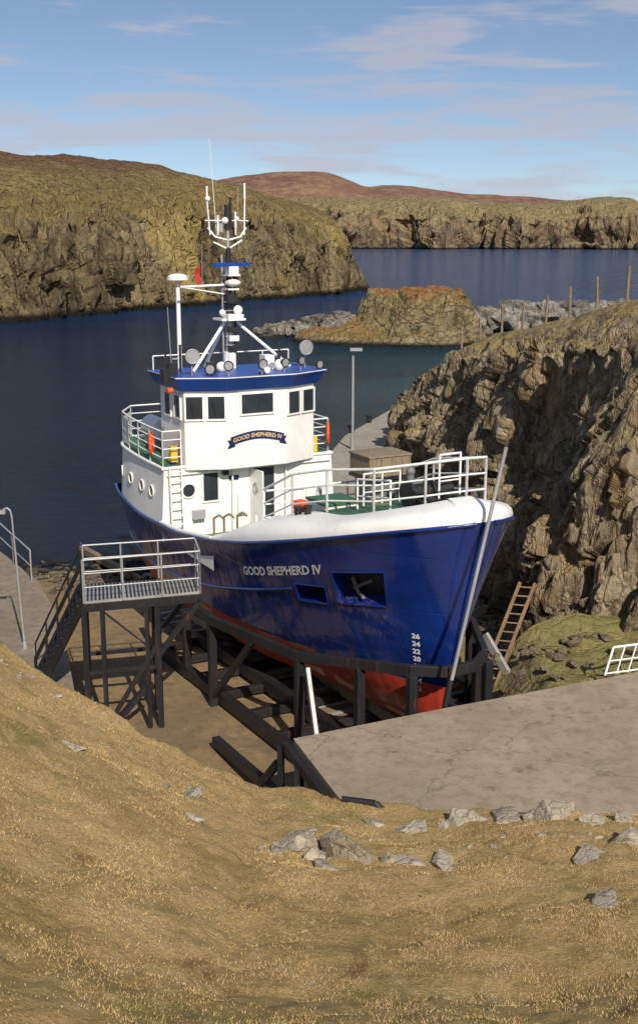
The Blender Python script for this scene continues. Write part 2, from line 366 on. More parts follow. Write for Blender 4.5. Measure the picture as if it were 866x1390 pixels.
head=[
 [(-110,135,-1),(-112,140,8),(-114,146,15),(-120,185,23),(-128,225,31),(-135,320,28)],
 [(-66,158,-1),(-66.6,161,8),(-68,166,15),(-76,205,23),(-88,238,30),(-95,330,27)],
 [(-47,169,-1),(-47.5,172,8),(-49,177,15),(-56,210,23),(-64,240,29.2),(-75,330,26)],
 [(-36,184,-1),(-36.5,187,9),(-38,192,16),(-44,221,23),(-50,248,29),(-60,330,26)],
 [(-29,201,-1),(-29,204,9),(-29.5,209,16.5),(-32,236,23),(-36,258,28),(-43,330,25)],
 [(-17,220,-1),(-17,224,10),(-18,229,17.5),(-20,250,22),(-23,266,25),(-29,330,20)],
 [(-7,238,-1),(-7,242,9),(-7.8,247,15.5),(-9.5,259,19.5),(-11,270,22),(-12,330,16)],
 [(1,249,-1),(.8,251,7),(.2,254,13),(0,264,16.5),(-.5,275,19.3),(-1,320,13)],
 [(7,261,-1),(6.3,263,6),(5.6,265,11),(4.8,271,14),(4.0,277,16.2),(4,310,9)],
 [(10,269,-1),(9.4,270,3),(8.6,271.5,6),(8,275,8),(7.6,280,9),(8,300,4)],
 [(15,275,-1),(14,276,-.5),(13,277,.3),(12.5,279,.6),(12,283,.5),(12,296,-1)]]
loft('headland',head,760,[46,34,60,40,6],[1,1,.8,.15,.05,0],7,2.2,HEADM,(1.5,1.5,.6),.2,.07,gul=1.8)
far=[]
for X,Yb,zb,zc in [(-90,1290,38,60),(-10,1260,40,60),(28,1215,42,57),(75,1240,44,58),(120,1190,42,58),(165,1225,40,54),(205,1185,37,50),(250,1200,38,52),(290,1170,42,56),(318,1160,40,54),(345,1185,27,38),(390,1240,14,20),(480,1300,8,12)]:
    far.append([(X,Yb,-4),(X,Yb+10,zb*.5),(X*1.005,Yb+22,zb*.88),(X*1.03,Yb+75,zb+(zc-zb)*.5),(X*1.07,Yb+130,zc),(X*1.15,Yb+260,zc*.9)])
loft('far_cliffs',far,460,[22,18,18,14,6],[1,1,.6,.1,.05,0],42,12,FARM,(1.5,1.5,.45),.2,.03,gul=1.2)
moor=[]
for X,zt in [(-420,40),(-260,62),(-190,76),(-130,83),(-80,90),(-31,94),(10,93.5),(40,84),(60,77),(90,78.5),(130,75),(200,66),(280,61),(360,52),(500,30)]:
    moor.append([(X*.9,1330,10),(X*.95,1420,zt*.75),(X,1500,zt),(X*1.1,1700,zt*.8)])
loft('moor_hill',moor,200,[16,16,8],[0,0,0,0],60,1,MOORM,(1,1,1),0,.03)

def islet():
    nx,ny=250,170; P=np.zeros((nx,ny,3))
    for i in range(nx):
        for j in range(ny):
            x=-6+28*i/(nx-1); y=128+28*j/(ny-1)
            w=noise.noise_vector(Vector((x*.18,y*.18,3)))*2.2
            X=x+w.x; Y=y+w.y
            r=math.hypot((X-12)/6.6,(Y-141)/8.0); top=7.3/(1+math.exp((r-.98)*9))
            r2=math.hypot((X-8.3)/10.5,(Y-140.5)/8.2); sh=2.3/(1+math.exp((r2-1)*11))
            r3=math.hypot((X-2)/4.5,(Y-139)/5); s3_=1.6/(1+math.exp((r3-.9)*8))
            z=top*.78+sh+s3_*.6-1.2
            z+=rock((x,y,z),2.2,(1,1,1),0)*.95*min(1,max(.15,z/3))
            if z>6.4: z=6.4+(z-6.4)*.35
            P[i,j]=(x,y,z)
    gridmesh('islet',P,ISLEM)
islet()
def rocks(name,items,mat,seed=1,smooth=False):
    rnd=random.Random(seed); bm=bmesh.new()
    for (c,sx,sy,sz) in items:
        vs=[]
        rot=Matrix.Rotation(rnd.uniform(0,6.28),3,'Z')@Matrix.Rotation(rnd.uniform(-.35,.35),3,'X')
        for k in range(15):
            v=Vector((rnd.gauss(0,1),rnd.gauss(0,1),rnd.gauss(0,1))).normalized()
            v=Vector([max(-.72,min(.72,q))/.72 for q in v])*rnd.uniform(.8,1.05)
            v=rot@Vector((v.x*sx,v.y*sy,v.z*sz))
            vs.append(bm.verts.new(v+Vector(c)))
        r=bmesh.ops.convex_hull(bm,input=vs)
        dead=[g for g in r['geom_interior'] if isinstance(g,bmesh.types.BMVert)]
        if dead: bmesh.ops.delete(bm,geom=dead,context='VERTS')
    me=bpy.data.meshes.new(name); bm.to_mesh(me); bm.free(); me.materials.append(mat)
    ob=bpy.data.objects.new(name,me); COL.objects.link(ob)
    md=ob.modifiers.new('b','BEVEL'); md.width=.02 if max(i[1] for i in items)<1 else .12; md.segments=2; md.limit_method='ANGLE'; md.angle_limit=R(20)
    return ob
rn=random.Random(5); it=[]
for i in range(90):
    f=rn.random(); x=-7+16*f+rn.uniform(-1,1); y=150+rn.uniform(-4,4)
    hh=.3+2.0*math.exp(-((x-2)/6)**2)
    it.append(((x,y,rn.uniform(-.3,hh)),rn.uniform(.6,1.8),rn.uniform(.5,1.4),rn.uniform(.4,1.1)))
rocks('boulder_bank',it,BOULDM,2)
it=[]
for i in range(170):
    f=rn.random(); x=16+30*f; y=150+20*f+rn.uniform(-5,5)
    it.append(((x,y,rn.uniform(-.3,2.8)),rn.uniform(.9,2.5),rn.uniform(.8,2.1),rn.uniform(.6,1.6)))
rocks('breakwater_boulders',it,BOULDM,3)

me=bpy.data.meshes.new('sea'); L=9000
me.from_pydata([(-L,-200,0),(L,-200,0),(L,14000,0),(-L,14000,0)],[],[(0,1,2,3)]); me.materials.append(SEAM)
COL.objects.link(bpy.data.objects.new('sea',me))

# ------------------------------------------------------------------ foreground hill
X0,X1,Y0,Y1=-16,14,-4,21.5; NX,NY=440,380
xs=np.linspace(X0,X1,NX); ys=np.linspace(Y0,Y1,NY)
def ss(t): t=min(1,max(0,t)); return t*t*(3-2*t)
EX=[-7,-5.5,-3,-.3,.66,2.5,5,9,14]; EY=[18.9,18.6,17.9,18.2,17.9,17.3,17.2,16.9,16.6]
P=np.zeros((NX,NY,3))
for i,x in enumerate(xs):
    ye=float(np.interp(x,EX,EY))
    for j,y in enumerate(ys):
        z=float(np.interp(y,[-4,0,4,8,10,13,16,17.3,18.5,22],[11.6,10.7,8.3,6.1,5.05,4.2,3.5,3.14,3.02,2.6]))
        z+=.6*max(0,-1-x)*ss((y-2)/13)
        nz=noise.fractal(Vector((x*.35,y*.35,1)),.9,2,5)*.2+noise.fractal(Vector((x*1.8,y*1.8,5)),.8,2,5)*.06
        fade=1 if y<16 else max(.35,1-(y-16)/2)
        z+=nz*(fade if x>0 else 1)
        ed=ye+noise.fractal(Vector((x*.9,0,7)),.9,2,4)*.3
        d=ss((y-ed)/(1.3))
        z=z*(1-d)+d*(.3 if x<1 else 1.5)
        P[i,j]=(x,y,z)
HZ=P[:,:,2].copy()
gridmesh('grass_hill',P,TURFM)
def hz(x,y):
    fx=(np.asarray(x)-X0)/(X1-X0)*(NX-1); fy=(np.asarray(y)-Y0)/(Y1-Y0)*(NY-1)
    i=np.clip(fx.astype(int),0,NX-2); j=np.clip(fy.astype(int),0,NY-2); u=fx-i; v=fy-j
    return HZ[i,j]*(1-u)*(1-v)+HZ[i+1,j]*u*(1-v)+HZ[i,j+1]*(1-u)*v+HZ[i+1,j+1]*u*v
nb=260000
bx=np.random.uniform(-7.5,7,nb); by=np.random.uniform(7,18.5,nb)
dens=np.array([noise.noise(Vector((a*1.1,c*1.1,2)))+.7*noise.noise(Vector((a*4,c*4,9))) for a,c in zip(bx,by)])
ye=np.interp(bx,EX,EY)
k=(by<ye)&(dens+np.random.uniform(-.4,.4,nb)>-.1); bx=bx[k];by=by[k];dens=dens[k]; nb=len(bx)
bz=hz(bx,by); ang=np.random.uniform(0,2*np.pi,nb); ht=np.random.uniform(.008,.024,nb)*(1+1.2*np.clip(dens,0,1)); w=np.random.uniform(.003,.007,nb)
ln=np.random.uniform(-.03,.03,(nb,2))
V=np.zeros((nb,3,3)); V[:,0]=np.stack([bx-w*np.cos(ang),by-w*np.sin(ang),bz-.01],1); V[:,1]=np.stack([bx+w*np.cos(ang),by+w*np.sin(ang),bz-.01],1)
V[:,2]=np.stack([bx+ln[:,0],by+ln[:,1],bz+ht],1)
me=bpy.data.meshes.new('dry_grass'); me.vertices.add(nb*3); me.vertices.foreach_set('co',V.ravel()); me.loops.add(nb*3); me.loops.foreach_set('vertex_index',np.arange(nb*3,dtype=np.int32))
me.polygons.add(nb); me.polygons.foreach_set('loop_start',np.arange(0,nb*3,3,dtype=np.int32)); me.update(calc_edges=True); me.validate(); me.materials.append(BLADEM)
COL.objects.link(bpy.data.objects.new('dry_grass',me))
st=[(.48,15.3,.50,.40,.42),(-.33,15.5,.33,.24,.2),(-.08,15.05,.20,.16,.14),(-.6,15.25,.24,.14,.06),(3.76,16.85,.40,.32,.27),(3.05,16.9,.34,.24,.12),(2.35,16.85,.26,.22,.08),(2.0,16.7,.16,.12,.07),(-2.0,16.1,.28,.15,.09),(-1.85,15.2,.18,.14,.1),
(.07,14.4,.24,.15,.06),(1.77,14.7,.42,.18,.07),(1.3,14.75,.24,.16,.06),(1.05,14.9,.18,.12,.06),(1.55,16.6,.36,.18,.07),(4.6,15.2,.32,.24,.16),(3.87,14.6,.40,.26,.06),(-3.7,15.7,.26,.15,.08),(4.3,16.3,.24,.15,.07),
(3.6,12.6,.42,.22,.04),(4.5,12.9,.32,.17,.04),(.9,16.9,.2,.13,.05),(3.4,16.8,.14,.11,.1),(2.7,16.95,.16,.1,.08),(4.9,16.6,.2,.15,.1)]
it=[]
for (x,y,a,b_,c) in st: it.append(((x,y,float(hz(np.array(x),np.array(y)))+c*.1),a,b_,c))
for i in range(110):
    x=rn.uniform(-5.5,5.5); y=rn.uniform(9,17.3); a=rn.uniform(.01,.03); 
    if rn.random()<.6: x=rn.gauss(1.5,1.8); y=rn.gauss(15.8,.7); a=rn.uniform(.012,.06)
    if y>17.0: continue
    it.append(((x,y,float(hz(np.array(x),np.array(y)))),a*1.3,a,a*.5))
for i in range(9):
    x=rn.uniform(-5.6,-3.6); y=18.0+rn.uniform(-.6,.3); a=rn.uniform(.03,.09)
    it.append(((x,y,float(hz(np.array(x),np.array(y)))),a*1.3,a,a*.5))
rocks('stones',it,STONEM,4)

# ------------------------------------------------------------------ slipway, apron, quay, pier
def slipz(y): return 1.0-(y-22)/20
nx,ny=60,90; P=np.zeros((nx,ny,3))
for i in range(nx):
    for j in range(ny):
        x=-24+34*i/(nx-1); y=17+33*j/(ny-1); P[i,j]=(x,y,slipz(y)+noise.fractal(Vector((x*.5,y*.5,0)),1,2,3)*.02)
gridmesh('slipway',P,SLIPM)
mb=MB(); mb.prism([(-.5,20.5),(.45,17.8),(2.55,16.75),(5.3,16.6),(14,16.0),(14,27),(7.17,24.0),(2.55,21.95)],.2,3.0,APRON)
mb.build('concrete_apron',bevel=.04)
mb=MB(); mb.prism([(-4.9,20),(-6.2,27),(-7.6,32),(-9.4,36.5),(-12.2,41),(-24,52),(-30,20)],-.5,1.32,QUAYM)
mb.build('quay',bevel=.04)
mb=MB(); mb.box((-5.35,23.6,1.05),(.8,5,.55),APRON,rz=.15); 
for k in range(4): mb.box((-5.0+.25*k,24.3-.3*k,1.0+.12*(3-k)),(1.2,.3,.5),APRON,rz=.2)
mb.build('concrete_steps',bevel=.02)
mb=MB(); mb.prism([(4.9,72),(1.4,61),(-.4,50),(-1.5,44),(5.2,44)],-1,2.0,PIERM); mb.build('pier',bevel=.05)
it=[]
for i in range(320):
    x=rn.uniform(-13,-5.5); y=rn.uniform(38.5,43.5); a=rn.uniform(.05,.22); it.append(((x,y,slipz(y)+.03),a*1.2,a,a*.6))
rocks('shore_rocks',it,SHOREM,6)
it=[]
for i in range(160):
    t=rn.random(); x=5.6-1.0*t+rn.uniform(-.7,.5); y=27+16*t; a=rn.uniform(.1,.4); it.append(((x,y,slipz(y)+.1),a,a,a*.8))
for i in range(45):
    x=rn.uniform(4.1,9); y=22.9+(x-4)*.46+rn.uniform(.3,2.6); a=rn.uniform(.05,.18); it.append(((x,y,2.7+.06*(y-22)),a,a,a*.5))
rocks('scree',it,SHOREM,8)
nx,ny=110,60; P=np.zeros((nx,ny,3))
for i in range(nx):
    for j in range(ny):
        u=i/(nx-1); v=j/(ny-1); x=3.9+9*u; y=22.55+(x-3.9)*.455+v*3.6+.05
        P[i,j]=(x,y,2.7+ .45*v*v+noise.fractal(Vector((x*.9,y*.9,0)),.9,2,6)*.16-1.3*ss(1-(x-3.9)/1.5))
gridmesh('rubble_bank',P,BANKM)

# ------------------------------------------------------------------ BOAT
BL=(3.4,22.5,0); BR=R(-62)
boat=empty('ferry_boat',BL,BR)
T=17.0; WL=2.81
def sheer(t): return float(np.interp(t,[0,1,2,3,4,5.5,7.5,10,13,17],[6.85,6.58,6.3,6.02,5.76,5.38,4.97,4.62,4.5,4.65]))
SH=[sheer(q) for q in np.linspace(0,17,171)]
SHs=np.convolve(np.pad(SH,6,mode='reflect',reflect_type='odd'),np.ones(13)/13,'valid')
def sheer(t): return float(np.interp(t,np.linspace(0,17,171),SHs))
def keel(t): return 1.5-.6*t/17
def stem(z): return 1.5*(max(0,6.85-z)/5.35)**.85
def aft(t): return 1-.17*max(0,(t-12)/5)**2.6
def bdeck(t):
    q=max(0,1-t/7); return 2.8*math.sqrt(max(0,1-q**2.25))*aft(t)
def bwl(t):
    q=max(0,1-t/9.5); return 2.45*(1-q**1.8)**.9*aft(t)*(1-.1*max(0,(t-13)/4))
def hullp(t,z,side=-1,off=0):
    sh=sheer(t); ke=keel(t); z0=z
    if z>=WL:
        f=min(1,(z-WL)/(sh-WL)); b_=bwl(t)+(bdeck(t)-bwl(t))*f**.95
    else:
        g=max(0,(z-ke)/(WL-ke)); e=.75-.4*min(1,t/7); b_=.07+(bwl(t)-.07)*g**e if bwl(t)>.07 else bwl(t)
    st_=stem(z); x=-(st_+t*(T-st_)/T)
    return Vector((x,side*b_,z))
def hulln(t,z,side):
    a=hullp(t,z,side); b_=hullp(t+.05,z,side); c=hullp(t,z+.05,side); n_=(b_-a).cross(c-a).normalized()
    if n_.y*side<0: n_=-n_
    return n_
def hoff(t,z,side,o): return hullp(t,z,side)+hulln(t,z,side)*o
NT,NV=150,56
taus=[T*(i/NT)**1.5 for i in range(NT+1)]
def zrow(t,j):
    if j<=14: return keel(t)+(WL-keel(t))*(j/14)**1.4
    return WL+(sheer(t)-WL)*(j-14)/(NV-14)
holes=[(1.2,2.5,.50,.735),(2.75,3.75,.475,.62)]
mb=MB(); mb.mi(HULL)
for side in(-1,1):
    vs=[];fs=[]
    for t in taus:
        for j in range(NV+1): vs.append(hullp(t,zrow(t,j),side))
    W=NV+1; sel={}
    for hi_,(ta,tb,fa,fb) in enumerate(holes):
        i0=min(range(NT),key=lambda i:abs(taus[i]-ta)); i1=min(range(NT),key=lambda i:abs(taus[i]-tb))
        j0=14+round(fa*(NV-14)); j1=14+round(fb*(NV-14)); sel[hi_]=(i0,i1,j0,j1)
    for i in range(NT):
        for j in range(NV):
            if any(a<=i<b_ and c<=j<d for a,b_,c,d in sel.values()): continue
            fs.append((i*W+j,(i+1)*W+j,(i+1)*W+j+1,i*W+j+1))
    mb.add(vs,fs,HULL,True)
    for a,b_,c,d in sel.values():
        dep=.42
        def q(i,j,o): return hoff(taus[i],zrow(taus[i],j),side,o)
        loop=[(i,c) for i in range(a,b_)]+[(b_,j) for j in range(c,d)]+[(i,d) for i in range(b_,a,-1)]+[(a,j) for j in range(d,c,-1)]
        o=[q(i,j,0) for i,j in loop]; ii=[q(i,j,-dep) for i,j in loop]; n_=len(loop)
        mb.add(o+ii,[(k,(k+1)%n_,n_+(k+1)%n_,n_+k) for k in range(n_)],HULL)
        vs2=[q(i,j,-dep) for i in range(a,b_+1) for j in range(c,d+1)]; w_=d-c+1
        mb.add(vs2,[(i*w_+j,(i+1)*w_+j,(i+1)*w_+j+1,i*w_+j+1) for i in range(b_-a) for j in range(d-c)],BLACK,True)  # back of the opening coloured black, recess shade put into the colour
        mb.path([q(i,j,.01) for i,j in loop],.022,HULL,6,True)
tl=[hullp(T,zrow(T,j),-1) for j in range(NV+1)]; tr=[hullp(T,zrow(T,j),1) for j in range(NV+1)]
mb.add(tl+tr,[(j,j+1,NV+1+j+1,NV+1+j) for j in range(NV)],HULL)
hull=mb.build('hull',boat)
mb=MB()
for side in(-1,1):
    mb.path([hoff(t,sheer(t)-.02,side,.02) for t in np.linspace(0.02,17,80)],.045,HULL,8)
    mb.path([hoff(t,sheer(t)-1.15-.06*t*.5,side,.01) for t in np.linspace(3.9,17,60)],.035,HULL,6)
mb.path([hullp(0,z,1)+Vector((.03,0,0)) for z in np.linspace(1.5,6.8,30)],.05,HULL,8)
mb.build('rubbing_strake',boat)
mb=MB()
c=hoff(1.95,4.9,-1,-.22)
mb.tube(c+Vector((.4,0,.22)),c+Vector((-.3,0,-.12)),.035,GREYP); mb.tube(c+Vector((-.25,.1,-.28)),c+Vector((-.3,-.05,.14)),.045,GREYP); mb.tube(c+Vector((-.25,.1,-.28)),c+Vector((.1,.0,-.24)),.04,GREYP)
mb.build('anchor',boat)
mb=MB(); prof=[(0,0),(0,.08),(.03,.17),(.12,.25),(.30,.30),(.6,.33),(.9,.34)]; FH=.34
ft=[7.6*(i/70)**1.5 for i in range(71)]
def plann(t,side):
    a=hullp(max(0,t-.03),sheer(t),side); b_=hullp(t+.03,sheer(t),side); d=(b_-a); n_=Vector((d.y,-d.x,0)).normalized()
    if n_.y*side<0: n_=-n_
    return n_
def wb(t,k,side):
    e=hullp(t,sheer(t),side); nn=plann(t,side)
    if t<.15: nn=(Vector((1,0,0))*(1-t/.15)+nn*(t/.15)).normalized()
    ins,up=prof[k]; sc=1-.75*ss((t-5.6)/2.0); sc*=1+.5*ss((t-2.5)/2); ins*=1+.5*ss((t-2)/3)
    p=e-nn*ins; p.z=sheer(t)+up*sc
    if p.y*side<0: p.y=0
    return p
for side in(-1,1):
    vs=[wb(t,k,side) for t in ft for k in range(len(prof))]; w_=len(prof)
    mb.add(vs,[(i*w_+k,(i+1)*w_+k,(i+1)*w_+k+1,i*w_+k+1) for i in range(70) for k in range(w_-1)],WHITE,True)
    vs=[]
    for t in ft:
        p=wb(t,len(prof)-1,side); p=p+Vector((0,0,-.012)); vs+=[p,Vector((p.x,0,p.z+.03))]
    mb.add(vs,[(2*i,2*i+2,2*i+3,2*i+1) for i in range(70)],GREEN,True)
t=7.6
vs=[hullp(t,4.0,-1)]+[wb(t,k,-1) for k in range(7)]+[wb(t,k,1) for k in range(6,-1,-1)]+[hullp(t,4.0,1)]
mb.add(vs,[tuple(range(len(vs)))],WHITE)
mb.build('forecastle',boat)
mb=MB()
def deck(t0,t1,z,mat,inset=.05):
    q=np.linspace(t0,t1,24); vs=[]
    for t in q:
        p=hullp(t,min(z,sheer(t)),-1); vs+=[(p.x,p.y+inset,z),(p.x,-p.y-inset,z)]
    mb.add(vs,[(2*i,2*i+2,2*i+3,2*i+1) for i in range(23)],mat)
deck(7.3,11.4,4.1,GREEN)
q=np.linspace(7.6,11.4,20)
for side in(-1,1):
    vs=[]
    for t in q:
        p=hullp(t,sheer(t),side); vs+=[(p.x,p.y-side*.1,4.1),(p.x,p.y-side*.1,p.z)]
    mb.add(vs,[(2*i,2*i+2,2*i+3,2*i+1) for i in range(19)],WHITE)
    mb.path([(hullp(t,sheer(t),side)+Vector((0,-side*.05,.02))) for t in q],.06,WHITE)
mb.build('main_deck',boat)
UD=6.15
mb=MB(); q=list(np.linspace(11.25,17,30))
def side_pt(t,z,side):
    p=hullp(t,sheer(t),side); k=(z-sheer(t))/(UD-sheer(t)); x=p.x
    y=p.y-side*(.03+.10*k)
    if t>15.5: y*=1-.22*((t-15.5)/1.5)**2
    return Vector((x,y,z))
for side in(-1,1):
    vs=[]
    for t in q:
        for k in range(6): vs.append(side_pt(t,sheer(t)+(UD-sheer(t))*k/5,side))
    mb.add(vs,[(i*6+k,(i+1)*6+k,(i+1)*6+k+1,i*6+k+1) for i in range(29) for k in range(5)],WHITE,True)
a=[side_pt(17,z,-1) for z in(4.6,UD)]; b_=[side_pt(17,z,1) for z in(4.6,UD)]
mb.add([a[0],b_[0],b_[1],a[1]],[(0,1,2,3)],WHITE)
fx=side_pt(11.25,5,-1).x
a=side_pt(11.25,UD,-1); b0=side_pt(11.25,sheer(11.25),-1)
mb.add([(fx,b0.y+.0,4.05),(fx,-b0.y,4.05),(fx,-b0.y,b0.z),(fx,-a.y,UD),(fx,a.y,UD),(fx,b0.y,b0.z)],[(0,1,2,3,4,5)],WHITE)
vs=[];
for t in q:
    p=side_pt(t,UD,-1); vs+=[(p.x,p.y-.04,UD+.02),(p.x,-p.y+.04,UD+.02)]
mb.add(vs,[(2*i,2*i+2,2*i+3,2*i+1) for i in range(29)],GREEN)
edge=[side_pt(t,UD,-1)+Vector((0,-.02,0)) for t in q]+[side_pt(t,UD,1)+Vector((0,.02,0)) for t in reversed(q)]
mb.path(edge,.05,WHITE,8,True)
mb.build('deckhouse',boat)
mb=MB()
for side in(-1,1):
    for t in(12.2,13.1,14.3,15.5,16.4):
        p=side_pt(t,5.35,side); nn=Vector((0,side,0)) if t<15.5 else Vector((-.3,side,0))
        mb.disc(p+nn*.02,.15,GLASS_DOORSHADE,nn); mb.ring(p+nn*.02,.165,.028,WHITE,nn)
def yz(y,z,o): return Vector((fx+o,y,z))
mb.disc(yz(-1.95,5.45,.015),.19,GLASS_DOORSHADE,(1,0,0)); mb.ring(yz(-1.95,5.45,.02),.21,.03,WHITE,(1,0,0))
mb.box((fx+.01,-1.28,5.5),(.02,.44,.8),GLASS_DOORSHADE); 
for dy in(-.25,.25): mb.box((fx+.025,-1.28+dy,5.5),(.05,.05,.9),WHITE)
for dz in(-.43,.43): mb.box((fx+.024,-1.28,5.5+dz),(.048,.45,.05),WHITE)
mb.box((fx+.01,.42,5.05),(.02,.62,1.75),GLASS_DOORSHADE)  # open doorway: dark sheet stands in for the shade inside, no glass here
for dy in(-.35,.35): mb.box((fx+.03,.42+dy,5.05),(.06,.07,1.9),WHITE)
mb.box((fx+.028,.42,5.97),(.056,.64,.07),WHITE)
mb.box((fx+.33,.05,5.05),(.62,.05,1.75),WHITE,rz=.15)
mb.ring((fx+.33,.0,5.4),.14,.02,STEEL,(0,1,0))
mb.box((fx+.02,1.5,5.3),(.03,.5,.35),LETTER); mb.box((fx+.02,-.55,5.7),(.04,.3,.12),DKBLUE)
mb.box((fx+.06,-.3,4.9),(.12,.3,.6),WHITE)
mb.tube((fx+.1,-.62,4.1),(fx+.1,-.62,6.05),.03,WHITE); mb.tube((fx+.1,1.1,4.1),(fx+.1,1.1,6.05),.03,WHITE)
mb.box((fx+.1,-1.7,4.75),(.2,.35,.25),STEEL); mb.box((fx+.12,-.85,5.9),(.2,.14,.12),BLACK)
mb.tube((fx+.06,-2.6,5.95),(fx+.06,2.6,5.95),.025,WHITE)
mb.build('portholes_and_door',boat)
mb=MB()
WF=.95
wo=[(-11.0,-WF),(-11.0,WF),(-11.42,2.05),(-13.3,2.05),(-13.3,-2.05),(-11.42,-2.05)]
mb.prism(wo,6.05,8.38,WHITE)
mb.build('wheelhouse',boat,.03)
mb=MB()
def win(p0,p1,u,w_,z0,z1):
    p0=Vector((*p0,0));p1=Vector((*p1,0)); d=(p1-p0).normalized(); nn=Vector((d.y,-d.x,0))
    if nn.dot((p0+p1)/2-Vector((-12.2,0,0)))<0: nn=-nn
    c=p0+d*u; A=math.atan2(d.y,d.x); zc=(z0+z1)/2
    cc=c+nn*.012; mb.box((cc.x,cc.y,zc),(w_,.022,z1-z0),GLASS_DOORSHADE,rz=A)
    for s_ in(-1,1):
        e=c+d*s_*(w_/2+.025)+nn*.02; mb.box((e.x,e.y,zc),(.05,.06,z1-z0+.1),WHITE,rz=A)
        e=c+nn*.02; mb.box((e.x,e.y,zc+s_*((z1-z0)/2+.025)),(w_-.002,.058,.05),WHITE,rz=A)
    e=c+nn*.05; mb.tube((e.x,e.y,z0+.02),(e.x+d.x*.12,e.y+d.y*.12,z1-.12),.01,BLACK,5)
win((-11.0,-WF),(-11.0,WF),WF,.98,7.62,8.17)
fl=math.hypot(.42,2.05-WF)
for sd in(-1,1):
    win((-11.0,sd*WF),(-11.42,sd*2.05),fl*.22+.02,.46,7.52,8.15)
    win((-11.0,sd*WF),(-11.42,sd*2.05),fl*.76,.46,7.52,8.15)
    win((-11.42,sd*2.05),(-13.3,sd*2.05),.45,.42,7.52,8.15)
    win((-11.42,sd*2.05),(-13.3,sd*2.05),1.2,.42,7.52,8.15)
mb.build('wheelhouse_windows',boat)
mb=MB()
vis0=[(-10.9,-1.0),(-10.9,1.0),(-11.36,2.13),(-13.4,2.13),(-13.4,-2.13),(-11.36,-2.13)]
vis1=[(-10.62,-1.08),(-10.62,1.08),(-11.2,2.36),(-13.5,2.36),(-13.5,-2.36),(-11.2,-2.36)]
mb.prism(vis0,8.31,8.68,ROOFB,poly1=vis1)
mb.prism(vis1,8.685,8.72,WHITE,top=ROOFB)
mb.build('wheelhouse_roof',boat,.015)
def textmesh(body,size,off=.0,align='CENTER'):
    cu=bpy.data.curves.new('t','FONT'); cu.body=body; cu.size=size; cu.offset=off; cu.align_x=align; cu.resolution_u=3
    ob=bpy.data.objects.new('t',cu); COL.objects.link(ob); bpy.context.view_layer.update()
    dg=bpy.context.evaluated_depsgraph_get(); me=ob.evaluated_get(dg).to_mesh()
    vs=[tuple(v.co) for v in me.vertices]; fs=[tuple(p.vertices) for p in me.polygons]
    bpy.data.objects.remove(ob); return vs,fs
mb=MB(); arc=lambda y:.12*math.cos(y*2.1)
yy=np.linspace(-.84,.84,24); vs=[]
for y in yy: vs+=[(-10.975,y,6.88+arc(y)-.12),(-10.975,y,6.88+arc(y)+.12)]
mb.add(vs,[(2*i,2*i+2,2*i+3,2*i+1) for i in range(23)],DKBLUE)
for sd in(-1,1):
    mb.add([(-10.985,sd*.7,6.70),(-10.985,sd*.94,6.64),(-10.985,sd*.87,6.78),(-10.985,sd*.94,6.9),(-10.985,sd*.7,6.88)],[(0,1,2,3,4)],DKBLUE)
vs,fs=textmesh('GOOD SHEPHERD IV',.165,.003)
mb.add([(-10.965,x,6.88+arc(x)+y-.055) for x,y,_ in vs],fs,GOLD)
mb.build('name_banner',boat)
mb=MB()
vs,fs=textmesh('GOOD SHEPHERD IV',.31,.010)
wd=max(v[0] for v in vs)-min(v[0] for v in vs); k=3.1/wd
for side in(-1,1):
    out=[]
    for x,y,_ in vs:
        t=4.35+side*x*k; z=sheer(t)-.90+y*1.05; out.append(hoff(t,z,side,.012))
    mb.add(out,fs,LETTER)
for i,num in enumerate(['26','24','22','20','18','16','14','12']):
    v2,f2=textmesh(num,.17,.006); z0=4.02-.2*i
    for side in(-1,1):
        mb.add([hoff(.66+(x if side==1 else -x),z0+y-.05,side,.012) for x,y,_ in v2],f2,LETTER)
mb.build('hull_lettering',boat)
mb=MB()
def fz(t): return sheer(t)+FH*(1-.75*ss((t-5.6)/2.0))*(1+.5*ss((t-2.5)/2))
rp=[(-7.3,-1.55),(-5.8,-1.5),(-4.4,-1.3),(-2.95,-.9),(-2.1,-.1),(-1.9,.85),(-2.3,1.65),(-3.4,1.9),(-5,2.05),(-7.3,2.15)]
R3=[Vector((x,y,fz(-x))) for x,y in rp]
mb.rail(R3,1.1,3,1.1,.034,RAILW)
mb.rail([Vector((-7.3,-1.55,fz(7.3))),Vector((-7.3,2.1,fz(7.3)))],1.05,3,1.2,.03,RAILW)
mb.rail([Vector((-3.2,1.0,fz(3.2))),Vector((-3.3,1.65,fz(3.3)))],1.25,2,.6,.03,RAILW)
mb.rail([Vector((-4.6,-.2,fz(4.6))),Vector((-4.9,1.0,fz(4.9)))],.9,2,.6,.028,RAILW)
mb.rail([Vector((-2.9,-.5,fz(2.9))),Vector((-4.2,-.6,fz(4.2)))],.8,2,.7,.028,RAILW)
mb.build('forecastle_rail',boat)
mb=MB()
mb.box((-6.1,1.15,6.90),(1.0,1.2,.5),TAN); mb.box((-6.1,1.15,7.17),(1.06,1.26,.05),TAN); mb.box((-6.1,1.15,6.05),(.8,1.0,.95),GREYP)
mb.box((-6.1,1.15,6.6),(1.05,1.25,.08),BLACK)
for y in(.62,.9,1.2,1.5,1.72): mb.box((-5.59,y,6.9),(.03,.04,.48),WOOD)
mb.box((-4.9,1.3,fz(4.9)+.3),(.5,.6,.6),GREYP); mb.tube((-4.9,1.3,fz(4.9)+.6),(-4.9,1.3,fz(4.9)+.85),.09,GREYP,12); mb.sphere((-4.9,1.3,fz(4.9)+.85),.12,GREYP)
mb.box((-3.5,.9,fz(3.5)+.15),(.8,.9,.25),BLACK)
